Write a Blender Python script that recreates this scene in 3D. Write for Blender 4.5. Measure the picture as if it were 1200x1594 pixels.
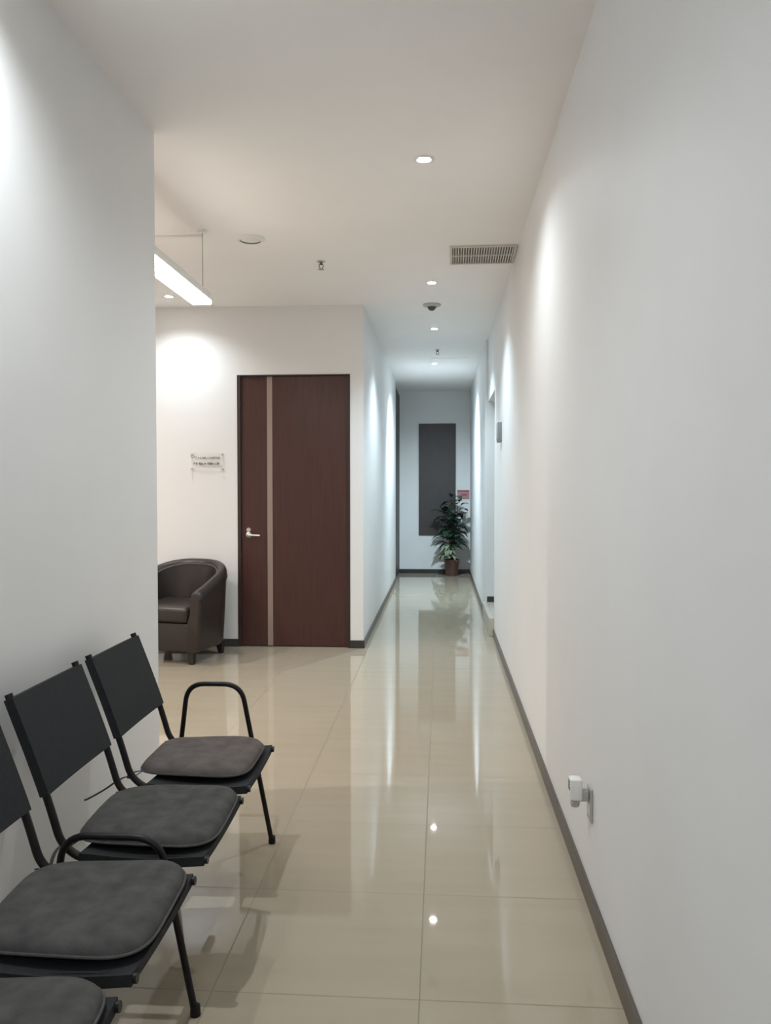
import bpy, bmesh, math, random
from mathutils import Vector, Matrix

for o in list(bpy.data.objects):
    bpy.data.objects.remove(o)
SC = bpy.context.scene
COL = SC.collection
R = math.radians
CEIL = 3.055          # ceiling height
CAMH = 1.431        # camera height

# ------------------------------------------------------------------ camera
cam_d = bpy.data.cameras.new('camera')
cam = bpy.data.objects.new('camera', cam_d)
COL.objects.link(cam)
cam_d.sensor_fit = 'VERTICAL'
cam_d.sensor_height = 36.0
cam_d.lens = 36.0 * 1260.0 / 1594.0
cam_d.clip_start = 0.02
cam.location = (0, 0, CAMH)
cam.rotation_euler = (R(90 - 1.68), 0, R(3.91))
SC.camera = cam

# ------------------------------------------------------------------ world, exposure
w = bpy.data.worlds.new('world')
SC.world = w
w.use_nodes = True
w.node_tree.nodes['Background'].inputs[0].default_value = (0.9, 0.95, 1.0, 1)
w.node_tree.nodes['Background'].inputs[1].default_value = 0.0
SC.view_settings.view_transform = 'Standard'
SC.view_settings.look = 'None'
SC.view_settings.gamma = 1.0
SC.view_settings.use_curve_mapping = False
SC.view_settings.exposure = 1.1

# lamp settings used by the downlight builder below
COOL = (0.70, 0.89, 1.0)
SOFT = (0.88, 0.955, 1.0)
NEUT = (1.0, 0.92, 0.87)
#        x      y     watts colour  cone
DOWNLIGHTS_VIEW = [
    (-0.086, 4.05, 27, SOFT, 154, 1.0),
    (-0.076, 6.45, 60, COOL, 122, 1.0),
    (-0.070, 8.30, 84, COOL, 118, 1.0),
    (-0.086, 10.60, 175, COOL, 120, 1.0, 23),   # swivelled towards the end wall
    (-2.30, 6.76, 22, SOFT, 144, 1.0),
]
DOWNLIGHTS_BEHIND = [   # the rest of the same fittings, outside the frame
    (-1.06, 1.95, 46, SOFT, 146, 1.0),
    (-0.20, 0.30, 5, SOFT, 155, 1.0),
    (-0.20, -1.9, 84, SOFT, 155, 1.0),
    (-3.5, 5.6, 76, NEUT, 160, 1.0),
    (-3.3, 3.4, 110, NEUT, 160, 1.0),
    (-2.9, 1.2, 70, NEUT, 160, 1.0),
]
PENDANT_STRENGTH = 11.0

# ------------------------------------------------------------------ materials
def lin(c):
    return tuple(((v / 255 + 0.055) / 1.055) ** 2.4 if v / 255 > 0.04045 else v / 255 / 12.92 for v in c)

def base_mat(name, rgb, rough=0.5, metal=0.0, spec=0.5, coat=0.0):
    m = bpy.data.materials.new(name)
    m.use_nodes = True
    b = m.node_tree.nodes['Principled BSDF']
    b.inputs['Base Color'].default_value = (*rgb, 1)
    b.inputs['Roughness'].default_value = rough
    b.inputs['Metallic'].default_value = metal
    b.inputs['Specular IOR Level'].default_value = spec
    b.inputs['Coat Weight'].default_value = coat
    return m, m.node_tree, b

def noise_mat(name, rgb, var=0.08, scale=8.0, rough=0.5, metal=0.0, bump=0.0, stretch=(1, 1, 1), bscale=None, spec=0.5, detail=4.0):
    """colour with procedural variation and a fine bump"""
    m, nt, b = base_mat(name, rgb, rough, metal, spec)
    N, L = nt.nodes, nt.links
    tc = N.new('ShaderNodeTexCoord')
    mp = N.new('ShaderNodeMapping'); mp.inputs['Scale'].default_value = stretch
    L.new(tc.outputs['Object'], mp.inputs['Vector'])
    nz = N.new('ShaderNodeTexNoise'); nz.inputs['Scale'].default_value = scale; nz.inputs['Detail'].default_value = detail
    L.new(mp.outputs[0], nz.inputs['Vector'])
    cr = N.new('ShaderNodeValToRGB')
    cr.color_ramp.elements[0].position = 0.3
    cr.color_ramp.elements[1].position = 0.7
    cr.color_ramp.elements[0].color = (*[max(0, c * (1 - var)) for c in rgb], 1)
    cr.color_ramp.elements[1].color = (*[min(1, c * (1 + var)) for c in rgb], 1)
    L.new(nz.outputs['Fac'], cr.inputs[0])
    L.new(cr.outputs[0], b.inputs['Base Color'])
    if bump:
        n2 = N.new('ShaderNodeTexNoise'); n2.inputs['Scale'].default_value = bscale or scale * 6
        n2.inputs['Detail'].default_value = 3
        L.new(mp.outputs[0], n2.inputs['Vector'])
        bp = N.new('ShaderNodeBump'); bp.inputs['Strength'].default_value = bump; bp.inputs['Distance'].default_value = 0.002
        L.new(n2.outputs['Fac'], bp.inputs['Height'])
        L.new(bp.outputs[0], b.inputs['Normal'])
    return m

def emit_mat(name, rgb, strength):
    m = bpy.data.materials.new(name); m.use_nodes = True
    b = m.node_tree.nodes['Principled BSDF']
    b.inputs['Base Color'].default_value = (*rgb, 1)
    b.inputs['Emission Color'].default_value = (*rgb, 1)
    b.inputs['Emission Strength'].default_value = strength
    return m

M = {}
M['wall'] = noise_mat('wall_paint', (0.77, 0.765, 0.76), 0.012, 3.0, 0.55, bump=0.06, bscale=220)
M['ceiling'] = noise_mat('ceiling_paint', (0.90, 0.87, 0.85), 0.012, 2.0, 0.7, bump=0.05, bscale=180)
M['skirt'] = noise_mat('skirting_tile', lin((84, 76, 69)), 0.10, 12, 0.35, bump=0.03)
M['skirt_dark'] = noise_mat('dark_skirting_tile', lin((52, 50, 50)), 0.10, 12, 0.35, bump=0.03)
M['step'] = noise_mat('step_tile', lin((190, 184, 170)), 0.05, 9, 0.25, bump=0.02)
M['black_metal'] = noise_mat('black_painted_metal', (0.006, 0.005, 0.005), 0.15, 30, 0.42, bump=0.03, spec=0.3)
M['black_sling'] = noise_mat('black_sling_fabric', (0.017, 0.018, 0.020), 0.18, 90, 0.8, bump=0.35, bscale=900, spec=0.3)
M['cushion'] = noise_mat('grey_suede', lin((74, 73, 71)), 0.24, 20, 0.92, bump=0.5, bscale=260, spec=0.15)
M['cushion_warm'] = noise_mat('warm_grey_suede', lin((94, 87, 84)), 0.2, 20, 0.92, bump=0.5, bscale=260, spec=0.15)
M['piping'] = noise_mat('grey_piping', lin((78, 77, 76)), 0.1, 60, 0.85, spec=0.2)
M['tie'] = noise_mat('dark_tie', lin((48, 47, 46)), 0.1, 60, 0.85)
M['leather'] = noise_mat('dark_brown_leather', lin((44, 37, 34)), 0.10, 14, 0.36, bump=0.25, bscale=260)
M['leather_pipe'] = noise_mat('leather_piping', lin((92, 84, 78)), 0.08, 30, 0.32)
M['leg_wood'] = noise_mat('dark_leg_wood', lin((34, 29, 27)), 0.15, 10, 0.4, stretch=(6, 6, 1))
M['steel'] = noise_mat('brushed_steel', (0.62, 0.58, 0.54), 0.05, 60, 0.38, 1.0, stretch=(1, 1, 0.05))
M['strip'] = noise_mat('satin_inlay', lin((150, 134, 124)), 0.04, 60, 0.42, 0.35, stretch=(1, 1, 0.05))
M['white_plastic'] = noise_mat('white_plastic', (0.78, 0.77, 0.74), 0.015, 10, 0.4)
M['grey_plastic'] = noise_mat('pale_grey_plastic', lin((176, 176, 170)), 0.03, 10, 0.42)
M['dark_plastic'] = noise_mat('dark_plastic', lin((70, 70, 68)), 0.06, 10, 0.45)
M['box_grey'] = noise_mat('mid_grey_plastic', lin((128, 130, 130)), 0.04, 10, 0.45)
M['vent'] = noise_mat('vent_aluminium', lin((206, 198, 188)), 0.03, 20, 0.45, 0.15)
M['vent_back'] = noise_mat('vent_shaft', lin((118, 111, 104)), 0.08, 20, 0.8)
M['acrylic'] = noise_mat('clear_acrylic', lin((236, 234, 228)), 0.01, 10, 0.08)
M['acrylic'].node_tree.nodes['Principled BSDF'].inputs['Alpha'].default_value = 0.08
M['ink'] = noise_mat('grey_lettering', lin((120, 116, 108)), 0.05, 10, 0.6)
M['ink_dark'] = noise_mat('dark_lettering', lin((86, 82, 74)), 0.05, 10, 0.6)
M['panel'] = noise_mat('dark_panel_wood', lin((62, 54, 54)), 0.14, 7, 0.5, stretch=(7, 7, 0.6))
M['black_door'] = noise_mat('black_door_wood', lin((40, 38, 38)), 0.12, 7, 0.45, stretch=(7, 7, 0.6))
M['pot'] = noise_mat('brown_pot_glaze', lin((92, 64, 58)), 0.12, 14, 0.45, bump=0.1)
M['soil'] = noise_mat('dark_soil', lin((44, 36, 30)), 0.3, 60, 0.95, bump=0.8)
M['leaf'] = noise_mat('dark_green_leaf', lin((40, 66, 50)), 0.3, 9, 0.38, bump=0.1)
M['leaf_pale'] = noise_mat('variegated_leaf', lin((138, 150, 122)), 0.45, 30, 0.42, bump=0.1)
M['stem'] = noise_mat('brown_stem', lin((70, 58, 42)), 0.2, 20, 0.8, bump=0.2)
M['red'] = noise_mat('red_print', lin((150, 66, 72)), 0.04, 10, 0.4)
M['pink'] = noise_mat('faded_red_print', lin((176, 128, 130)), 0.05, 30, 0.4)
M['wire'] = noise_mat('wire', lin((150, 145, 138)), 0.05, 10, 0.4, 0.3)
M['lens'] = emit_mat('downlight_lens', (1.0, 0.98, 0.95), 40.0)
M['tube_light'] = emit_mat('linear_diffuser', (1.0, 0.95, 0.86), PENDANT_STRENGTH)

def wood_door_mat():
    m, nt, b = base_mat('wenge_door_wood', (0.04, 0.02, 0.015), 0.36, 0, 0.45)
    N, L = nt.nodes, nt.links
    tc = N.new('ShaderNodeTexCoord')
    mp = N.new('ShaderNodeMapping'); mp.inputs['Scale'].default_value = (9, 9, 0.55)
    L.new(tc.outputs['Object'], mp.inputs['Vector'])
    nz = N.new('ShaderNodeTexNoise'); nz.inputs['Scale'].default_value = 5; nz.inputs['Detail'].default_value = 7
    nz.inputs['Roughness'].default_value = 0.62
    L.new(mp.outputs[0], nz.inputs['Vector'])
    cr = N.new('ShaderNodeValToRGB')
    e = cr.color_ramp.elements
    e[0].position, e[0].color = 0.28, (*lin((58, 30, 26)), 1)
    e[1].position, e[1].color = 0.75, (*lin((76, 42, 36)), 1)
    L.new(nz.outputs['Fac'], cr.inputs[0]); L.new(cr.outputs[0], b.inputs['Base Color'])
    bp = N.new('ShaderNodeBump'); bp.inputs['Strength'].default_value = 0.06; bp.inputs['Distance'].default_value = 0.002
    L.new(nz.outputs['Fac'], bp.inputs['Height']); L.new(bp.outputs[0], b.inputs['Normal'])
    return m
M['door_wood'] = wood_door_mat()
M['frame_wood'] = noise_mat('door_frame_wood', lin((48, 34, 31)), 0.15, 6, 0.42, stretch=(9, 9, 0.6))

def tile_mat():
    """glossy beige porcelain tiles, 0.59 m grid, hairline joints"""
    m, nt, b = base_mat('porcelain_tile', (0.5, 0.45, 0.38), 0.06, 0, 0.5)
    N, L = nt.nodes, nt.links
    tc = N.new('ShaderNodeTexCoord')
    sep = N.new('ShaderNodeSeparateXYZ'); L.new(tc.outputs['Object'], sep.inputs[0])
    def math_(op, a, bb=None):
        n = N.new('ShaderNodeMath'); n.operation = op
        for i, v in enumerate((a, bb)):
            if v is None: continue
            if isinstance(v, (int, float)): n.inputs[i].default_value = v
            else: L.new(v, n.inputs[i])
        return n.outputs[0]
    P = 0.59
    joints = []
    cells = []
    for ax, off in (('X', -0.057), ('Y', 2.225)):
        u = math_('DIVIDE', math_('SUBTRACT', sep.outputs[ax], off), P)
        fr = math_('SUBTRACT', u, math_('FLOOR', u))
        d = math_('MINIMUM', fr, math_('SUBTRACT', 1.0, fr))
        joints.append(math_('LESS_THAN', d, 0.0021 / P))
        cells.append(math_('FLOOR', u))
    joint = math_('MAXIMUM', joints[0], joints[1])
    comb = N.new('ShaderNodeCombineXYZ'); L.new(cells[0], comb.inputs[0]); L.new(cells[1], comb.inputs[1])
    wn = N.new('ShaderNodeTexWhiteNoise'); L.new(comb.outputs[0], wn.inputs['Vector'])
    mp = N.new('ShaderNodeMapping'); mp.inputs['Scale'].default_value = (0.6, 5.0, 1)
    add = N.new('ShaderNodeVectorMath'); add.operation = 'MULTIPLY_ADD'
    L.new(wn.outputs['Color'], add.inputs[0]); add.inputs[1].default_value = (7, 7, 7); L.new(tc.outputs['Object'], add.inputs[2])
    L.new(add.outputs[0], mp.inputs['Vector'])
    nz = N.new('ShaderNodeTexNoise'); nz.inputs['Scale'].default_value = 2.4; nz.inputs['Detail'].default_value = 6
    L.new(mp.outputs[0], nz.inputs['Vector'])
    cr = N.new('ShaderNodeValToRGB'); e = cr.color_ramp.elements
    e[0].position, e[0].color = 0.3, (*lin((164, 152, 133)), 1)
    e[1].position, e[1].color = 0.72, (*lin((168, 157, 138)), 1)
    L.new(nz.outputs['Fac'], cr.inputs[0])
    mix = N.new('ShaderNodeMix'); mix.data_type = 'RGBA'
    L.new(joint, mix.inputs['Factor']); L.new(cr.outputs[0], mix.inputs[6]); mix.inputs[7].default_value = (*lin((128, 119, 103)), 1)
    L.new(mix.outputs[2], b.inputs['Base Color'])
    rg = math_('ADD', math_('MULTIPLY', joint, 0.5), 0.032)
    L.new(rg, b.inputs['Roughness'])
    return m
M['tile'] = tile_mat()

# ------------------------------------------------------------------ geometry helpers
class MB:
    """collects shapes, links them as ONE mesh object"""
    def __init__(self):
        self.bm = bmesh.new()
        self.smooth = False
    def _take(self, tmp, mat=None):
        if mat is not None:
            bmesh.ops.transform(tmp, matrix=mat, verts=tmp.verts)
        me = bpy.data.meshes.new('tmp'); tmp.to_mesh(me); tmp.free()
        self.bm.from_mesh(me); bpy.data.meshes.remove(me)
    def box(self, c, s, bev=0.0, seg=2, rot=None):
        t = bmesh.new()
        bmesh.ops.create_cube(t, size=1)
        bmesh.ops.scale(t, vec=s, verts=t.verts)
        if bev > 0:
            bmesh.ops.bevel(t, geom=list(t.edges), offset=bev, segments=seg, affect='EDGES', profile=0.5)
        mt = Matrix.Translation(c)
        if rot is not None: mt = mt @ rot
        self._take(t, mt)
        return self
    def lo_hi(self, a, b_, bev=0.0, seg=2):
        c = [(a[i] + b_[i]) / 2 for i in range(3)]; s = [abs(b_[i] - a[i]) for i in range(3)]
        return self.box(c, s, bev, seg)
    def lathe(self, prof, seg=32, c=(0, 0, 0), rot=None):
        """profile of (r, z); r = 0 ends close the form"""
        t = bmesh.new(); rings = []
        for r, z in prof:
            if r <= 1e-6: rings.append([t.verts.new((0, 0, z))])
            else: rings.append([t.verts.new((r * math.cos(2 * math.pi * i / seg), r * math.sin(2 * math.pi * i / seg), z)) for i in range(seg)])
        for a, b_ in zip(rings, rings[1:]):
            for i in range(seg):
                j = (i + 1) % seg
                if len(a) == 1 and len(b_) == 1: continue
                if len(a) == 1: t.faces.new((a[0], b_[j], b_[i]))
                elif len(b_) == 1: t.faces.new((a[i], a[j], b_[0]))
                else: t.faces.new((a[i], a[j], b_[j], b_[i]))
        bmesh.ops.recalc_face_normals(t, faces=t.faces)
        mt = Matrix.Translation(c)
        if rot is not None: mt = mt @ rot
        self._take(t, mt)
        return self
    def tube(self, pts, r, seg=12, cap=True, closed=False, flat=None):
        """sweep a circle (or an ellipse if flat=(ra, rb)) along points"""
        pts = [Vector(p) for p in pts]; n = len(pts); t = bmesh.new(); rings = []
        tang = []
        for i in range(n):
            if closed: d = pts[(i + 1) % n] - pts[i - 1]
            else: d = pts[min(i + 1, n - 1)] - pts[max(i - 1, 0)]
            tang.append(d.normalized())
        up = Vector((0, 0, 1)) if abs(tang[0].z) < 0.9 else Vector((0, 1, 0))
        nrm = (up - tang[0] * up.dot(tang[0])).normalized()
        for i in range(n):
            nrm = (nrm - tang[i] * nrm.dot(tang[i])).normalized()
            bi = tang[i].cross(nrm)
            rr = r[i] if isinstance(r, (list, tuple)) else r
            ra, rb = (flat if flat else (rr, rr))
            rings.append([t.verts.new(pts[i] + nrm * ra * math.cos(2 * math.pi * k / seg) + bi * rb * math.sin(2 * math.pi * k / seg)) for k in range(seg)])
        rng = range(n) if closed else range(n - 1)
        for i in rng:
            a, b_ = rings[i], rings[(i + 1) % n]
            for k in range(seg):
                j = (k + 1) % seg
                t.faces.new((a[k], a[j], b_[j], b_[k]))
        if cap and not closed:
            t.faces.new(rings[0][::-1]); t.faces.new(rings[-1])
        bmesh.ops.recalc_face_normals(t, faces=t.faces)
        self._take(t)
        return self
    def grid(self, rows, close_u=False, caps=False):
        """rows: list of equally long point lists -> quads"""
        t = bmesh.new(); vs = [[t.verts.new(p) for p in row] for row in rows]
        for a, b_ in zip(vs, vs[1:]):
            m = len(a)
            for k in range(m if close_u else m - 1):
                j = (k + 1) % m
                t.faces.new((a[k], a[j], b_[j], b_[k]))
        if caps:
            t.faces.new(vs[0][::-1]); t.faces.new(vs[-1])
        bmesh.ops.recalc_face_normals(t, faces=t.faces)
        self._take(t)
        return self
    def build(self, name, mat, parent=None, smooth=False, loc=None):
        me = bpy.data.meshes.new(name)
        self.bm.to_mesh(me); self.bm.free()
        if smooth:
            for p in me.polygons: p.use_smooth = True
            try: me.set_sharp_from_angle(angle=R(40))
            except Exception: pass
        me.materials.append(mat)
        o = bpy.data.objects.new(name, me); COL.objects.link(o)
        if parent: o.parent = parent
        if loc: o.location = loc
        return o

def bez(p, n=8):
    """smooth curve through points (Catmull-Rom)"""
    p = [Vector(q) for q in p]; out = []
    for i in range(len(p) - 1):
        a = p[max(i - 1, 0)]; b = p[i]; c = p[i + 1]; d = p[min(i + 2, len(p) - 1)]
        for k in range(n):
            t = k / n
            out.append(0.5 * ((2 * b) + (c - a) * t + (2 * a - 5 * b + 4 * c - d) * t * t + (3 * b - a - 3 * c + d) * t ** 3))
    out.append(p[-1]); return out

def fillet(p, rad, n=7):
    """polyline with rounded corners"""
    p = [Vector(q) for q in p]; out = [p[0]]
    for i in range(1, len(p) - 1):
        a, b, c = p[i - 1], p[i], p[i + 1]
        rr = rad[i - 1] if isinstance(rad, (list, tuple)) else rad
        rr = min(rr, (a - b).length * 0.48, (c - b).length * 0.48)
        s = b + (a - b).normalized() * rr; e = b + (c - b).normalized() * rr
        for k in range(n + 1):
            t = k / n
            out.append(s * (1 - t) ** 2 + b * 2 * t * (1 - t) + e * t * t)
    out.append(p[-1]); return out

def tag(o, label, cat, group=None):
    o['label'] = label; o['category'] = cat
    if group: o['group'] = group
    return o
def thing(name, label, cat, loc=(0, 0, 0), rz=0.0, group=None):
    o = bpy.data.objects.new(name, None); COL.objects.link(o)
    o.location = loc; o.rotation_euler = (0, 0, rz); o.empty_display_size = 0.1
    return tag(o, label, cat, group)
def copy_tree(o, parent=None):
    c = o.copy(); COL.objects.link(c)
    if parent: c.parent = parent
    for ch in list(o.children): copy_tree(ch, c)
    return c
def struct(name, mb, mat, label=None, parent=None, smooth=False):
    o = mb.build(name, mat, parent, smooth)
    if parent is None: o['kind'] = 'structure'
    if label: o['label'] = label
    return o

# ------------------------------------------------------------------ room shell
XR = 0.515      # right wall face
XL = -1.312     # left wall face
YL = 3.67       # where the left wall ends
YB = 7.18       # wall with the wooden door
XC = -0.69      # left face of the far corridor
XF = 0.49       # right face of the far corridor
YO, YO2 = 7.85, 8.95   # opening in the right wall
YE = 13.62      # end wall
YCL = 12.38      # end of the corridor's left wall

struct('floor', MB().lo_hi((-4.8, -3.3, -0.1), (2.2, 13.9, 0)), M['tile'], 'glossy beige porcelain tile floor')
struct('ceiling', MB().lo_hi((-4.8, -3.3, CEIL), (2.2, 13.9, CEIL + 0.1)), M['ceiling'], 'smooth white ceiling')
struct('wall_right', MB().lo_hi((XR, -3.1, 0), (XR + 0.12, YO, CEIL)), M['wall'], 'long white wall along the right side')
struct('wall_lintel', MB().lo_hi((XR, YO, 2.38), (XR + 0.12, YO2, CEIL)), M['wall'], 'white lintel over the opening in the right wall')
struct('wall_corridor_right', MB().lo_hi((XF, YO2, 0), (XF + 0.14, YE, CEIL)), M['wall'], 'white right wall of the far corridor')
struct('wall_recess', MB().lo_hi((XF + 0.14, YO2, 0), (2.0, YO2 + 0.12, CEIL)).lo_hi((2.0, 7.4, 0), (2.1, YO2 + 0.12, CEIL)).lo_hi((XR + 0.12, YO - 0.12, 0), (2.0, YO, CEIL)), M['wall'], 'white walls inside the stepped side opening')
struct('wall_left', MB().lo_hi((XL - 0.14, -3.1, 0), (XL, YL, CEIL)), M['wall'], 'white wall behind the black waiting seats')
struct('wall_back', MB().lo_hi((-4.6, YB, 0), (-1.815, YB + 0.12, CEIL)).lo_hi((-1.815, YB, 2.435), (-0.815, YB + 0.12, CEIL)).lo_hi((-0.815, YB, 0), (XC, YB + 0.12, CEIL)), M['wall'], 'white wall around the dark wooden door')
struct('wall_corridor_left', MB().lo_hi((XC - 0.12, YB + 0.12, 0), (XC, YCL, CEIL)), M['wall'], 'white left wall of the far corridor')
struct('wall_end', MB().lo_hi((-1.6, YE, 0), (XF + 0.14, YE + 0.12, CEIL)), M['wall'], 'shaded white wall at the end of the corridor')
struct('wall_side', MB().lo_hi((-4.7, 0.0, 0), (-4.6, YB + 0.12, CEIL)), M['wall'], 'white far left wall of the waiting area')
struct('wall_rear', MB().lo_hi((-4.7, -0.1, 0), (XL - 0.14, 0.0, CEIL)), M['wall'], 'white rear wall of the waiting area')
struct('wall_front', MB().lo_hi((XL - 0.14, -3.2, 0), (XR + 0.12, -3.1, CEIL)), M['wall'], 'white wall behind the viewer')
struct('wall_corridor_end_left', MB().lo_hi((XC - 0.16, YCL, 0), (XC - 0.06, YE, CEIL)), M['wall'], 'white wall behind the black door')

BH, BT = 0.07, 0.012
def skirt(name, a, b, mat='skirt', label=None):
    struct(name, MB().lo_hi(a, b, 0.002, 1), M[mat], label)
skirt('baseboard_right', (XR - BT, -3.1, 0), (XR, YO, BH), 'skirt', 'brown grey tile baseboard along the right wall')
skirt('baseboard_left', (XL, -3.1, 0), (XL + BT, YL, BH), 'skirt', 'brown grey tile baseboard along the left wall')
skirt('baseboard_left_end', (XL - 0.14, YL, 0), (XL + BT, YL + BT, BH), 'skirt', 'baseboard across the end of the left wall')
skirt('baseboard_back', (-4.6, YB - BT, 0), (-1.825, YB, BH), 'skirt_dark', 'dark baseboard behind the armchair')
skirt('baseboard_door_side', (-0.806, YB - BT, 0), (XC + BT, YB, BH), 'skirt_dark', 'short dark baseboard right of the wooden door')
skirt('baseboard_corridor_left', (XC, YB, 0), (XC + BT, YCL, BH), 'skirt', 'baseboard along the corridor left wall')
skirt('baseboard_corridor_right', (XF - BT, YO2, 0), (XF, YE, BH), 'skirt', 'baseboard along the corridor right wall')
skirt('baseboard_end', (XC - 0.06, YE - BT, 0), (XF - BT, YE, BH), 'skirt_dark', 'dark baseboard across the end wall')
skirt('baseboard_recess', (XF + 0.02, YO2 - BT, 0.178), (2.0, YO2, 0.24), 'skirt_dark', 'dark baseboard raised above the side step')
struct('trim_1', MB().lo_hi((XF - 0.025, YO - 0.02, 0), (XR, YO2 - 0.001, 0.178), 0.003, 1).lo_hi((XR, YO, 0), (2.0, YO2, 0.178)), M['step'], 'low tiled step in the side opening')

# wooden door with metal inlay
d1 = MB().lo_hi((-1.800, YB + 0.02, 0.006), (-0.822, YB + 0.062, 2.434), 0.002, 1)
door = struct('door_1', d1, M['door_wood'], 'tall dark brown wooden door with vertical metal inlay')
fr = MB().lo_hi((-1.825, YB - 0.004, 0), (-1.796, YB + 0.1, 2.435)).lo_hi((-0.824, YB - 0.004, 0), (-0.806, YB + 0.1, 2.435)).lo_hi((-1.825, YB - 0.004, 2.434), (-0.806, YB + 0.1, 2.445))
fr.build('door_frame', M['frame_wood'], door)
s_ = MB().lo_hi((-1.558, YB + 0.017, 0.008), (-1.510, YB + 0.03, 2.433), 0.001, 1)
s_.build('inlay_strip', M['strip'], door)['label'] = 'satin metal vertical inlay strip'
hz = 1.010; hx = -1.730
h = MB()
RX = Matrix.Rotation(R(90), 4, 'X')
h.lathe([(0, 0.012), (0.020, 0.012), (0.026, 0.007), (0.027, 0), (0, 0)], 28, (hx, YB + 0.02, hz), RX)
h.tube(fillet([(hx, YB + 0.02, hz), (hx, YB - 0.035, hz), (hx + 0.115, YB - 0.040, hz - 0.004)], 0.02), 0.0095, 14)
h.lathe([(0, 0.008), (0.018, 0.008), (0.022, 0), (0, 0)], 24, (hx, YB + 0.02, hz + 0.045), RX)
h.build('door_handle', M['steel'], door, True)['label'] = 'satin steel lever handle'

# black door at the corridor's left end
d2 = MB().lo_hi((XC - 0.045, YCL + 0.04, 0.006), (XC - 0.012, YE - 0.04, 2.32), 0.002, 1)
door2 = struct('door_2', d2, M['black_door'], 'near black door at the left end of the corridor')
MB().lo_hi((XC - 0.045, YCL + 0.04, 2.37), (XC - 0.012, YE - 0.04, 2.95), 0.002, 1).build('transom_panel', M['black_door'], door2)
MB().lo_hi((XC - 0.06, YCL, 2.30), (XC - 0.004, YE, 2.37)).lo_hi((XC - 0.06, YCL, 0), (XC - 0.004, YCL + 0.04, 2.97)).lo_hi((XC - 0.06, YE - 0.04, 0), (XC - 0.004, YE - 0.013, 2.97)).lo_hi((XC - 0.06, YCL, 2.95), (XC - 0.004, YE - 0.013, 2.98)).build('door_frame', M['dark_plastic'], door2)

# ------------------------------------------------------------------ ceiling fittings
def spot(parent, watts, colour, cone, z, blend, tilt=0):
    l = bpy.data.lights.new('lamp', 'SPOT')
    l.energy = watts; l.color = colour; l.spot_size = R(cone); l.spot_blend = blend
    l.shadow_soft_size = 0.022
    o = bpy.data.objects.new('lamp', l); COL.objects.link(o)
    o.parent = parent; o.location = (0, 0, z); o.rotation_euler = (R(tilt), 0, 0)
    return o
def downlight(x, y, watts, colour, cone, blend, label, tilt=0):
    t = thing('ceiling_downlight', label, 'ceiling light', (x, y, CEIL), 0, 'recessed ceiling downlights')
    MB().lathe([(0.033, 0.0), (0.034, -0.004), (0.044, -0.006), (0.052, -0.003), (0.053, 0.0)], 36).build('trim_ring', M['white_plastic'], t, True)
    MB().lathe([(0, -0.0055), (0.022, -0.005), (0.034, -0.002), (0.034, 0.0), (0, 0.0)], 32).build('lens', M['lens'], t, True)
    spot(t, watts, colour, cone, -0.045, blend, tilt)
    return t
DL = ['round recessed downlight nearest the viewer, alone on the ceiling before the air vent',
      'small recessed downlight on the ceiling just past the air vent',
      'small recessed downlight between the corridor smoke detector and the corridor sprinkler',
      'farthest small recessed downlight, near the dark end of the corridor',
      'recessed downlight under the linear pendant, lighting the wall above the armchair']
for spec_, lb in zip(DOWNLIGHTS_VIEW, DL):
    downlight(*spec_[:6], lb, *spec_[6:])
DLB = ['recessed downlight close to the left wall over the waiting seats', 'recessed downlight right above the viewer', 'recessed downlight behind the viewer',
       'recessed downlight in the waiting area left of the armchair', 'recessed downlight in the middle of the waiting area', 'recessed downlight in the rear of the waiting area']
for spec_, lb in zip(DOWNLIGHTS_BEHIND, DLB):
    downlight(*spec_[:6], lb, *spec_[6:])

# linear pendant
t = thing('linear_pendant_light', 'long white glowing linear pendant lamp hanging beside the left wall end', 'pendant light', (-1.522, 4.45, 2.60))
hs = MB().lo_hi((-0.062, -0.70, 0.012), (0.062, 0.66, 0.075), 0.006, 2); hs.build('housing', M['white_plastic'], t)
MB().lo_hi((-0.064, -0.702, 0.0), (0.064, 0.662, 0.03), 0.010, 3).build('diffuser', M['tube_light'], t, True)
for yy in (-0.62, 0.61):
    wv = MB().tube([(0.02, yy, 0.074), (0.02, yy, CEIL - 2.60 - 0.014)], 0.0022, 8); wv.build('suspension_wire', M['wire'], t)
    MB().lathe([(0, -0.016), (0.020, -0.016), (0.028, -0.004), (0.028, 0), (0, 0)], 24, (0.02, yy, CEIL - 2.60)).build('ceiling_rose', M['white_plastic'], t, True)
# surface raceway feeding the pendant
tag(MB().lo_hi((-2.9, 5.14, CEIL - 0.012), (-1.53, 5.165, CEIL), 0.002, 1).build('cable_raceway', M['white_plastic']),
    'thin white cable raceway on the ceiling above the linear pendant', 'cable raceway')

# smoke detector in the corridor
t = thing('smoke_detector', 'round white smoke detector with dark sensor cone on corridor ceiling', 'smoke detector', (-0.083, 7.22, CEIL))
MB().lathe([(0, -0.022), (0.055, -0.022), (0.078, -0.012), (0.082, 0), (0, 0)], 40).build('base', M['grey_plastic'], t, True)
MB().lathe([(0, -0.052), (0.018, -0.052), (0.030, -0.042), (0.040, -0.021), (0, -0.021)], 32).build('sensor', M['dark_plastic'], t, True)
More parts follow.
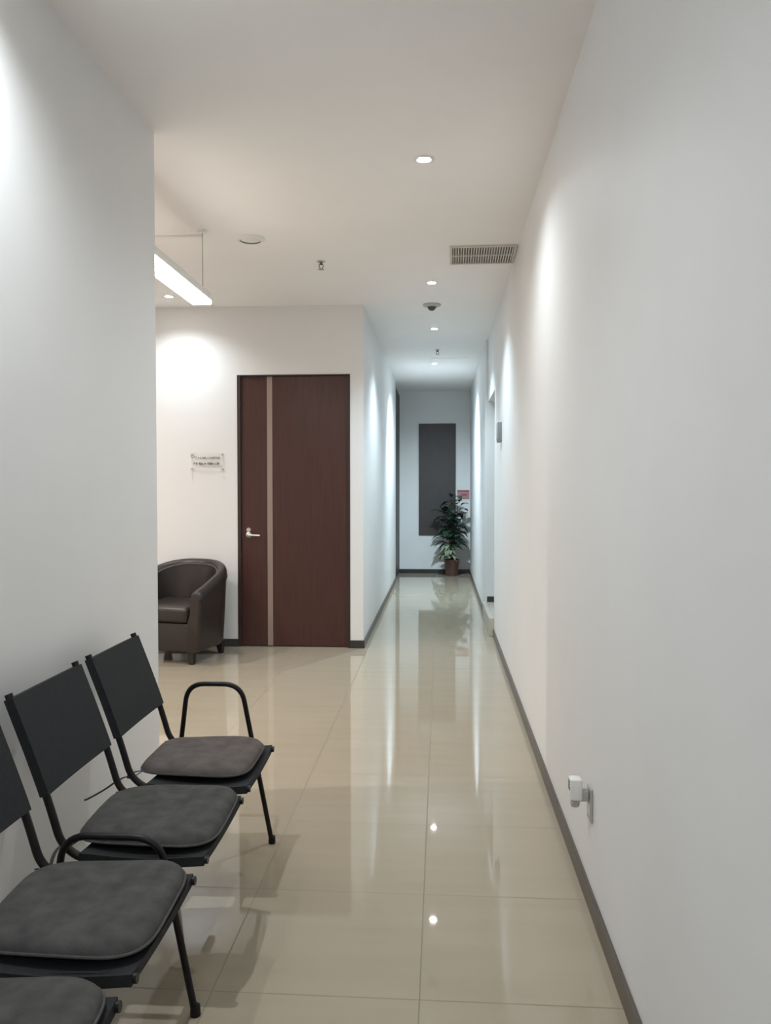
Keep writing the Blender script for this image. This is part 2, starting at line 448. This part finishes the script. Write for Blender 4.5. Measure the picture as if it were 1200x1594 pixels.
# flat round fitting in the waiting area
t = thing('ceiling_speaker', 'flat white round disc fitting on the ceiling near the linear pendant', 'ceiling speaker', (-1.237, 5.24, CEIL))
MB().lathe([(0.068, -0.016), (0.080, -0.020), (0.090, -0.010), (0.092, 0), (0.068, 0)], 44).build('rim', M['white_plastic'], t, True)
MB().lathe([(0, -0.016), (0.05, -0.015), (0.0685, -0.010), (0.0685, 0), (0, 0)], 40).build('grille', M['white_plastic'], t, True)
def sprinkler(x, y, label):
    t = thing('fire_sprinkler', label, 'sprinkler', (x, y, CEIL), 0.3, 'ceiling fire sprinklers')
    MB().lathe([(0.008, -0.010), (0.028, -0.006), (0.034, 0), (0.008, 0)], 28).build('escutcheon', M['steel'], t, True)
    b = MB().lathe([(0, -0.026), (0.008, -0.026), (0.010, 0), (0, 0)], 16)
    b.tube(fillet([(0.009, 0, -0.018), (0.018, 0, -0.032), (0.004, 0, -0.054)], 0.01), 0.003, 8)
    b.tube(fillet([(-0.009, 0, -0.018), (-0.018, 0, -0.032), (-0.004, 0, -0.054)], 0.01), 0.003, 8)
    b.build('frame', M['dark_plastic'], t, True)
    MB().lathe([(0, -0.058), (0.022, -0.0575), (0.022, -0.0555), (0, -0.053)], 20).build('deflector', M['steel'], t, True)
    return t
sprinkler(-0.858, 5.80, 'small dark fire sprinkler on the ceiling between disc fitting and air vent')
sprinkler(-0.042, 9.55, 'small fire sprinkler on corridor ceiling beside the farthest downlights')
# access hatch
t = tag(MB().lo_hi((-0.12, 10.16, CEIL - 0.004), (0.33, 10.46, CEIL), 0.001, 1).build('ceiling_hatch', M['ceiling']), 'square white access hatch flush in the corridor ceiling', 'access hatch')

# air vent
t = thing('air_vent', 'rectangular slatted air vent in the ceiling near the right wall', 'air vent', (0.285, 5.70, CEIL), R(-1.0))
W, D, F = 0.225, 0.212, 0.016
f = MB()
f.lo_hi((-W, -D, -0.012), (W, -D + F, 0), 0.002, 1).lo_hi((-W, D - F, -0.012), (W, D, 0), 0.002, 1)
f.lo_hi((-W, -D + F, -0.012), (-W + F, D - F, 0), 0.002, 1).lo_hi((W - F, -D + F, -0.012), (W, D - F, 0), 0.002, 1)
f.lo_hi((-W + F, -0.008, -0.011), (W - F, 0.008, 0))
f.build('frame', M['vent'], t)
MB().lo_hi((-W + F, -D + F, -0.003), (W - F, D - F, 0)).build('shaft', M['vent_back'], t)
g = MB(); n = 24
rotY = Matrix.Rotation(R(38), 4, 'Y')
for i in range(n):
    x = -W + F + (2 * W - 2 * F) * (i + 0.5) / n
    for y0, y1 in ((-D + F, -0.008), (0.008, D - F)):
        g.box((x, (y0 + y1) / 2, -0.0075), (0.0075, y1 - y0, 0.0016), rot=rotY)
g.build('slats', M['vent'], t)

# ------------------------------------------------------------------ waiting bench
SEATS = [(2.862, 1), (2.342, 2), (1.808, 3), (1.300, 4)]   # centres along y
SWH = 0.2185
bench = thing('waiting_bench', 'row of black tubular sling seats joined into one bench along left wall', 'bench', (0, 0, 0))
bench.location = (-0.9, 2.1, 0); OX, OY = -0.9, 2.1
bench.rotation_euler = (0, 0, R(0.8))
# side view of one seat rail: x to the front
RAIL = [(-0.630, 0.420), (-0.80, 0.410), (-0.985, 0.413), (-1.040, 0.455), (-1.078, 0.585), (-1.125, 0.715), (-1.183, 0.866)]
def L(x, y, z): return (x - OX, y - OY, z)
rail_xz = [(p.x, p.z) for p in fillet([(x, 0, z) for x, z in RAIL], [0.08, 0.055, 0.05, 0.06, 0.04])]
for yc, k in SEATS:
    for s in (-1, 1):
        y = yc + s * (SWH - 0.011)
        MB().tube([L(x, y, z) for x, z in rail_xz], 0.0110, 12).build('side_rail', M['black_metal'], bench, True)
    # seat sling: a loop of fabric round both rails
    rows = []
    nx = 14
    for i in range(nx + 1):
        u = i / nx
        x = -0.639 + (-0.985 + 0.639) * u
        z = 0.420 - 0.010 * math.sin(math.pi * min(1, u * 1.05))
        row = []
        nv = 12
        for j in range(nv + 1):            # upper skin
            v = j / nv * 2 - 1
            row.append(L(x, yc + v * SWH, z + 0.013 - 0.012 * (1 - v * v)))
        for j in range(nv, -1, -1):        # lower skin
            v = j / nv * 2 - 1
            row.append(L(x, yc + v * SWH, z - 0.013 - 0.008 * (1 - v * v)))
        rows.append(row)
    MB().grid(rows, close_u=True, caps=True).build('seat', M['black_sling'], bench, True)
    # backrest sling
    rows = []
    for i in range(11):
        u = i / 10
        z = 0.588 + (0.853 - 0.588) * u
        pts = [(p, q) for p, q in rail_xz if q > 0.5]
        for (xa, za), (xb, zb) in zip(pts, pts[1:]):
            if za <= z <= zb:
                x = xa + (xb - xa) * (z - za) / (zb - za); break
        else:
            x = -1.178
        row = []
        for j in range(13):
            v = j / 12 * 2 - 1
            row.append(L(x + 0.0135 - 0.004 * (1 - v * v), yc + v * SWH, z + 0.004))
        for j in range(12, -1, -1):
            v = j / 12 * 2 - 1
            row.append(L(x - 0.0125 - 0.002 * (1 - v * v), yc + v * SWH, z - 0.004))
        rows.append(row)
    MB().grid(rows, close_u=True, caps=True).build('backrest', M['black_sling'], bench, True)
for x, z in ((-0.735, 0.378), (-0.90, 0.378)):
    MB().lo_hi(L(x - 0.013, 1.02, z - 0.013), L(x + 0.013, 3.15, z + 0.013), 0.002, 1).build('beam', M['black_metal'], bench)
# end frame with tall arm hoop, middle frame with low hoop, near end frame
def leg_frame(y, top, sy):
    xf = lambda z: -0.662 - 0.165 * z
    xr = lambda z: -1.080 + 0.145 * z
    off = lambda z: sy * 0.06 * (1 - z / 0.6)
    p = [L(xr(0.012), y + off(0), 0.012), L(xr(top), y, top), L(xf(top), y, top), L(xf(0.012), y + off(0), 0.012)]
    o = MB().tube(fillet(p, 0.072, 9), 0.0098, 12).build('leg_frame', M['black_metal'], bench, True)
    for z0, xx in ((0, xr(0)), (0, xf(0))):
        MB().lathe([(0, 0), (0.0135, 0), (0.0145, 0.004), (0.0135, 0.028), (0, 0.028)], 16, L(xx, y + off(0), 0)).build('foot_cap', M['black_metal'], o, True)
    return o
leg_frame(3.125, 0.658, 1)
leg_frame(2.078, 0.502, 0.6)
leg_frame(1.045, 0.658, -1)

# ------------------------------------------------------------------ cushions
def cushion(name, mat, label, cx, cy, z, rz, wid=0.40, dep=0.40, rear=0.88, tilt=0.0, ties=()):
    """suede pad: front towards +x, narrower at the rear"""
    t = thing(name, label, 'cushion', (cx, cy, z), rz, 'grey seat cushions on the bench')
    t.rotation_euler = (0, tilt, rz)
    n = 72
    def outline(a, k):
        ex = 0.40
        c, s = math.cos(a), math.sin(a)
        x = math.copysign(abs(c) ** ex, c) * dep / 2 * k
        y = math.copysign(abs(s) ** ex, s) * wid / 2 * k
        f_ = (x / (dep / 2) + 1) / 2
        y *= rear + (1 - rear) * min(1, f_ * 1.25)
        return x, y
    TH = 0.043
    rows = []
    prof = [(0.02, 0.0), (0.30, 0.0), (0.60, 0.001), (0.85, 0.003), (0.95, 0.006), (0.985, 0.009), (0.996, 0.0125), (0.990, 0.018), (0.972, 0.025), (0.94, 0.032), (0.88, 0.038), (0.78, TH - 0.001), (0.6, TH + 0.001), (0.3, TH), (0.02, TH - 0.001)]
    rnd = random.Random(int(cy * 1000))
    ph = [rnd.uniform(0, 6) for _ in range(4)]
    for k, z0 in prof:
        row = []
        for i in range(n):
            a = 2 * math.pi * i / n
            x, y = outline(a, k)
            dz = 0.0
            if z0 > 0.02:
                dz = 0.0016 * math.sin(x * 23 + ph[0]) * math.sin(y * 19 + ph[1])
            row.append((x, y, z0 + dz))
        rows.append(row)
    pad = MB().grid(rows, close_u=True, caps=True).build('pad', mat, t, True)
    pts = []
    for i in range(n):
        x, y = outline(2 * math.pi * i / n, 0.999); pts.append((x, y, 0.0115))
    MB().tube(pts, 0.0036, 8, closed=True).build('piping', M['piping'], t, True)
    for pl in ties:
        MB().tube(bez(pl, 7), 0.0032, 7, flat=(0.0016, 0.0052)).build('tie', M['tie'], t, True)
    return t
KNOT = [(-0.175, -0.150, 0.012), (-0.190, -0.172, 0.016), (-0.204, -0.190, 0.016), (-0.212, -0.200, 0.006), (-0.200, -0.190, 0.001), (-0.178, -0.156, 0.010)]
FAR_TIE = [(-0.17, 0.155, 0.012), (-0.19, 0.178, 0.012), (-0.208, 0.195, 0.006)]
C1 = [KNOT, FAR_TIE,
      [(-0.208, -0.196, 0.006), (-0.214, -0.225, 0.014), (-0.226, -0.265, 0.014), (-0.250, -0.31, 0.002), (-0.285, -0.35, -0.012), (-0.295, -0.358, -0.014)]]
C2 = [KNOT, FAR_TIE,
      [(-0.208, -0.196, 0.004), (-0.212, -0.230, 0.016), (-0.214, -0.262, 0.010), (-0.212, -0.292, -0.010)]]
Z0 = 0.4345
cushion('seat_cushion', M['cushion_warm'], 'warm grey suede cushion on the farthest seat, beside the tall arm hoop', -0.862, 2.885, Z0, R(1), 0.395, 0.395, ties=C1)
cushion('seat_cushion', M['cushion'], 'grey suede cushion on the second seat from the tall arm hoop', -0.836, 2.36, Z0, R(2.5), 0.425, 0.405, ties=C2)
cushion('seat_cushion', M['cushion'], 'grey suede cushion on third seat, just nearer than the low black hoop', -0.832, 1.828, Z0, R(3), 0.425, 0.405, ties=C2)
cushion('seat_cushion', M['cushion'], 'grey suede cushion cut off at the bottom left, on the nearest seat', -0.832, 1.325, Z0, R(2), 0.425, 0.405, ties=C2[1:2])

# ------------------------------------------------------------------ tub armchair
arm = thing('tub_armchair', 'dark brown leather tub armchair by the wall left of the wooden door', 'armchair', (-2.207, 6.747, 0), R(-13))
HW, HD = 0.345, 0.32          # half width, half depth
TH = 0.085
def tub_path(n=60):
    """plan curve from front right, round the back, to front left; point and outward normal"""
    rr = 0.30
    out = []
    segs = []
    straight = HD * 2 - rr
    # right side
    m1 = 14
    for i in range(m1):
        segs.append((Vector((HW, -HD + straight * i / m1, 0)), Vector((1, 0, 0))))
    m2 = 16
    for i in range(m2):
        a = math.pi / 2 * i / m2
        segs.append((Vector((HW - rr + rr * math.cos(a), HD - rr + rr * math.sin(a), 0)), Vector((math.cos(a), math.sin(a), 0))))
    m3 = 6
    for i in range(m3):
        segs.append((Vector((HW - rr - (2 * HW - 2 * rr) * i / m3, HD, 0)), Vector((0, 1, 0))))
    for i in range(m2):
        a = math.pi / 2 + math.pi / 2 * i / m2
        segs.append((Vector((-HW + rr + rr * math.cos(a), HD - rr + rr * math.sin(a), 0)), Vector((math.cos(a), math.sin(a), 0))))
    for i in range(m1 + 1):
        segs.append((Vector((-HW, HD - rr - straight * i / m1, 0)), Vector((-1, 0, 0))))
    return segs
path = tub_path()
def top_h(y):
    u = (y + HD) / (2 * HD)             # 0 front, 1 back
    u = max(0, min(1, u))
    s = u * u * (3 - 2 * u)
    return 0.605 + 0.202 * (0.7 * u + 0.3 * s)
rows = []; pipe_in = []; pipe_out = []
for p, nn in path:
    hgt = top_h(p.y)
    fl = 0.035 * (hgt - 0.12) / 0.66
    row = []
    row.append(p - nn * 0.02 + Vector((0, 0, 0.105)))
    row.append(p + Vector((0, 0, 0.13)))
    row.append(p + nn * fl * 0.35 + Vector((0, 0, 0.30)))
    row.append(p + nn * fl * 0.8 + Vector((0, 0, hgt - 0.13)))
    oc = p + nn * fl
    row.append(oc + Vector((0, 0, hgt - 0.05)))
    for k in range(1, 8):
        a = math.pi * k / 8
        c = oc - nn * (TH / 2) + Vector((0, 0, hgt - 0.05))
        row.append(c + nn * (TH / 2) * math.cos(a) + Vector((0, 0, 0.05 * math.sin(a))))
    row.append(oc - nn * TH + Vector((0, 0, hgt - 0.05)))
    row.append(oc - nn * (TH + 0.012) + Vector((0, 0, hgt - 0.20)))
    row.append(p - nn * (TH + 0.01) + Vector((0, 0, 0.33)))
    row.append(p - nn * (TH + 0.005) + Vector((0, 0, 0.105)))
    rows.append(row)
    pipe_in.append(oc - nn * (TH + 0.001) + Vector((0, 0, hgt - 0.045)))
    pipe_out.append(oc + nn * 0.002 + Vector((0, 0, hgt - 0.085)))
# bulge the arm fronts a little
def front_cap(row, d):
    c = sum(row, Vector()) / len(row)
    return [c + (q - c) * 0.86 + Vector((0, d, 0)) for q in row]
rows = [front_cap(rows[0], -0.022)] + rows + [front_cap(rows[-1], -0.022)]
MB().grid(rows, close_u=True, caps=True).build('shell', M['leather'], arm, True)
MB().tube(pipe_in, 0.0055, 8).build('inner_piping', M['leather_pipe'], arm, True)
MB().tube(pipe_out, 0.004, 8).build('outer_piping', M['leather'], arm, True)
IW = HW - TH + 0.006
MB().lo_hi((-IW, -HD - 0.005, 0.105), (IW, HD - 0.12, 0.335), 0.012, 3).build('front_panel', M['leather'], arm, True)
sc_ = MB().lo_hi((-IW + 0.004, -HD - 0.03, 0.337), (IW - 0.004, HD - 0.115, 0.475), 0.045, 5)
sc_.build('seat_cushion', M['leather'], arm, True)
for sx in (-1, 1):
    for yy in (-0.275, 0.20):
        xx = sx * 0.255
        rows = []
        for z, hw in ((0, 0.018), (0.05, 0.024), (0.112, 0.031)):
            dx = sx * 0.010 * (1 - z / 0.11)
            rows.append([(xx + dx + a * hw, yy + (-0.006 if yy < 0 else 0.006) * (1 - z / 0.11) + b * hw, z) for a, b in ((-1, -1), (1, -1), (1, 1), (-1, 1))])
        MB().grid(rows, close_u=True, caps=True).build('leg', M['leg_wood'], arm)

# ------------------------------------------------------------------ wall things
# acrylic sign left of the door
sg = thing('wall_sign', 'small clear acrylic sign with two lines of lettering on white wall above the armchair', 'sign', (-2.10, YB, 1.670))
MB().lo_hi((-0.150, -0.022, -0.075), (0.150, -0.018, 0.078), 0.001, 1).build('plate', M['acrylic'], sg)
for sx in (-1, 1):
    for z in (-0.064, 0.067):
        MB().lathe([(0, 0.026), (0.008, 0.026), (0.009, 0.022), (0.009, 0), (0, 0)], 16, (sx * 0.138, 0, z), RX).build('standoff', M['steel'], sg, True)
rnd = random.Random(5)
def letter_row(z, x0, x1, hgt, th, name, mat, slant):
    m = MB(); x = x0
    while x < x1:
        wd = rnd.choice([0.008, 0.010, 0.012])
        if rnd.random() < 0.12: x += 0.010; continue
        # rounded letter made of small strokes
        m.box((x, -0.0232, z), (th, 0.0014, hgt * rnd.choice([0.7, 0.7, 1.0])), rot=Matrix.Rotation(R(slant), 4, 'Y'))
        m.box((x + wd * 0.45, -0.0232, z + hgt * rnd.choice([-0.3, 0.28, 0.0])), (wd * 0.8, 0.0014, th * 0.8))
        if rnd.random() < 0.6: m.box((x + wd * 0.85, -0.0232, z - hgt * 0.05), (th, 0.0014, hgt * 0.6), rot=Matrix.Rotation(R(slant), 4, 'Y'))
        x += wd + 0.007
    m.build(name, mat, sg)
letter_row(0.034, -0.075, 0.125, 0.026, 0.0045, 'lettering', M['ink'], 12)
letter_row(-0.018, -0.115, 0.120, 0.026, 0.0055, 'lettering', M['ink_dark'], 0)
lg = MB()
lg.tube([(-0.125 + 0.016 * math.cos(a * math.pi / 8), -0.0232, 0.048 + 0.012 * math.sin(a * math.pi / 8)) for a in range(2, 15)], 0.0018, 6)
lg.tube([(-0.105 + 0.010 * math.cos(a * math.pi / 8), -0.0232, 0.036 + 0.012 * math.sin(a * math.pi / 8)) for a in range(-4, 9)], 0.0018, 6)
lg.build('emblem', M['ink'], sg, True)

# socket and plug-in freshener on the right wall
so = thing('wall_socket', 'white wall socket plate low on the right wall', 'wall socket', (XR, 2.78, 0.355))
MB().lo_hi((-0.008, -0.036, -0.058), (0, 0.036, 0.058), 0.003, 2).build('plate', M['grey_plastic'], so)
MB().lo_hi((-0.0105, -0.016, -0.040), (-0.006, 0.016, 0.002), 0.002, 2).build('outlet_face', M['white_plastic'], so)
af = thing('plug_in_freshener', 'white plug-in air freshener stuck in the low socket on right wall', 'air freshener', (XR - 0.0105, 2.78, 0.380))
MB().lo_hi((-0.034, -0.017, -0.016), (0, 0.017, 0.020), 0.004, 2).build('plug', M['grey_plastic'], af, True)
bd = MB().lo_hi((-0.064, -0.024, -0.012), (-0.022, 0.024, 0.062), 0.007, 3)
bd.build('body', M['white_plastic'], af, True)['label'] = 'white outer shell'
MB().lathe([(0, -0.030), (0.013, -0.029), (0.016, -0.020), (0.015, -0.008), (0.010, 0.0), (0, 0.0)], 20, (-0.044, 0, -0.008)).build('vial', M['grey_plastic'], af, True)
sw = MB()
for k in range(4): sw.lo_hi((-0.0655, -0.014, 0.022 + k * 0.009), (-0.0625, 0.014, 0.026 + k * 0.009))
sw.build('vent_slots', M['dark_plastic'], af)

# grey box high on the right wall
bx = thing('alarm_box', 'small grey box mounted high on right wall near the side opening', 'alarm box', (XR, 7.0, 1.91))
MB().lo_hi((-0.034, -0.055, -0.085), (0, 0.055, 0.085), 0.005, 2).build('housing', M['box_grey'], bx, True)
MB().lo_hi((-0.040, -0.040, -0.066), (-0.033, 0.040, 0.066), 0.003, 2).build('cover', M['grey_plastic'], bx, True)

# dark panel and red sign on the end wall
tag(MB().lo_hi((-0.369, YE - 0.028, 0.646), (0.247, YE, 2.51), 0.003, 1).build('wall_panel', M['panel']), 'tall dark brown panel on the end wall behind the plant', 'wall panel')
rs = thing('safety_sign', 'small red and pink sign on the end wall, right of the dark panel', 'sign', (0.375, YE, 1.325))
MB().lo_hi((-0.10, -0.006, -0.075), (0.10, 0, 0.075), 0.002, 1).build('board', M['pink'], rs)
MB().lo_hi((-0.10, -0.0075, 0.048), (0.10, -0.005, 0.075)).build('red_band', M['red'], rs)
MB().lo_hi((-0.03, -0.0075, -0.015), (0.06, -0.0055, 0.008)).build('red_mark', M['red'], rs)

# ------------------------------------------------------------------ potted plant
pl = thing('potted_plant', 'tall potted plant with dark drooping leaves in a brown pot at corridor end', 'potted plant', (0.180, 13.27, 0))
MB().lathe([(0, 0), (0.095, 0), (0.100, 0.01), (0.118, 0.22), (0.126, 0.24), (0.126, 0.272), (0.112, 0.272), (0.108, 0.22), (0, 0.22)], 40).build('pot', M['pot'], pl, True)
MB().lathe([(0, 0.245), (0.06, 0.243), (0.1095, 0.236), (0.108, 0.221), (0, 0.221)], 28).build('soil', M['soil'], pl, True)
rnd = random.Random(11)
stems = []
for k, (dx, dy, hh) in enumerate(((0.02, 0.0, 1.28), (-0.045, -0.03, 1.05), (0.06, -0.02, 1.14), (-0.01, -0.05, 0.85))):
    a = bez([(dx * 0.4, dy * 0.4, 0.23), (dx * 0.8, dy, 0.23 + (hh - 0.23) * 0.4), (dx * 1.4, dy * 1.2, 0.23 + (hh - 0.23) * 0.75), (dx * 1.6, dy * 1.2, hh)], 6)
    stems.append(a)
    MB().tube(a, [0.011 - 0.006 * i / len(a) for i in range(len(a))], 8).build('stem', M['stem'], pl, True)
def leaf(m, base, az, ln, wd, lift, droop):
    """arched leaf with a folded midrib and pointed tip"""
    d = Vector((math.cos(az), math.sin(az), 0)); sd = Vector((-math.sin(az), math.cos(az), 0))
    rows = []; n = 9
    for i in range(n + 1):
        u = i / n
        c = Vector(base) + d * (ln * u) + Vector((0, 0, lift * u - droop * u * u))
        wv = wd * (math.sin(math.pi * min(1, u ** 0.75))) * (1 - 0.15 * u) + 0.0015
        rows.append([c + sd * wv * v + Vector((0, 0, 0.22 * wv * abs(v))) for v in (-1, -0.5, 0, 0.5, 1)] + [c + sd * wv * v + Vector((0, 0, 0.22 * wv * abs(v) - 0.002)) for v in (1, 0.5, 0, -0.5, -1)])
    m.grid(rows, close_u=True, caps=True)
fo = MB()
tw = MB()
for a in stems:
    top = a[-1].z
    nl = 20
    for i in range(nl):
        z = 0.46 + (top - 0.42) * (i + rnd.random() * 0.6) / nl
        p = min(a, key=lambda q: abs(q.z - z))
        az = i * 2.4 + rnd.uniform(-0.5, 0.5)
        ln = rnd.uniform(0.16, 0.25) * (1.0 if z < 1.1 else 0.85)
        pet = Vector((math.cos(az), math.sin(az), 0.6)) * rnd.uniform(0.04, 0.09)
        tw.tube([p, p + pet * 0.6 + Vector((0, 0, 0.01)), p + pet], 0.003, 6)
        b = p + pet
        # keep clear of the corridor wall and the end wall
        if b.x + math.cos(az) * ln > 0.27: ln = max(0.07, (0.27 - b.x) / max(0.2, math.cos(az)))
        if b.y + math.sin(az) * ln > 0.29: ln = max(0.07, (0.29 - b.y) / max(0.2, math.sin(az)))
        leaf(fo, b, az, ln, rnd.uniform(0.055, 0.082), rnd.uniform(0.04, 0.12), rnd.uniform(0.06, 0.18))
fo.build('foliage', M['leaf'], pl, True)
tw.build('leaf_stalks', M['stem'], pl, True)
vf = MB()
for i in range(26):
    az = rnd.uniform(math.pi * 0.75, math.pi * 1.75)
    leaf(vf, (-0.04 + 0.04 * math.cos(az), -0.05 + 0.04 * math.sin(az), 0.28 + 0.22 * rnd.random()), az, rnd.uniform(0.12, 0.19), 0.046, rnd.uniform(0.04, 0.12), rnd.uniform(0.10, 0.17))
vf.build('variegated_foliage', M['leaf_pale'], pl, True)['label'] = 'pale variegated lower leaves'
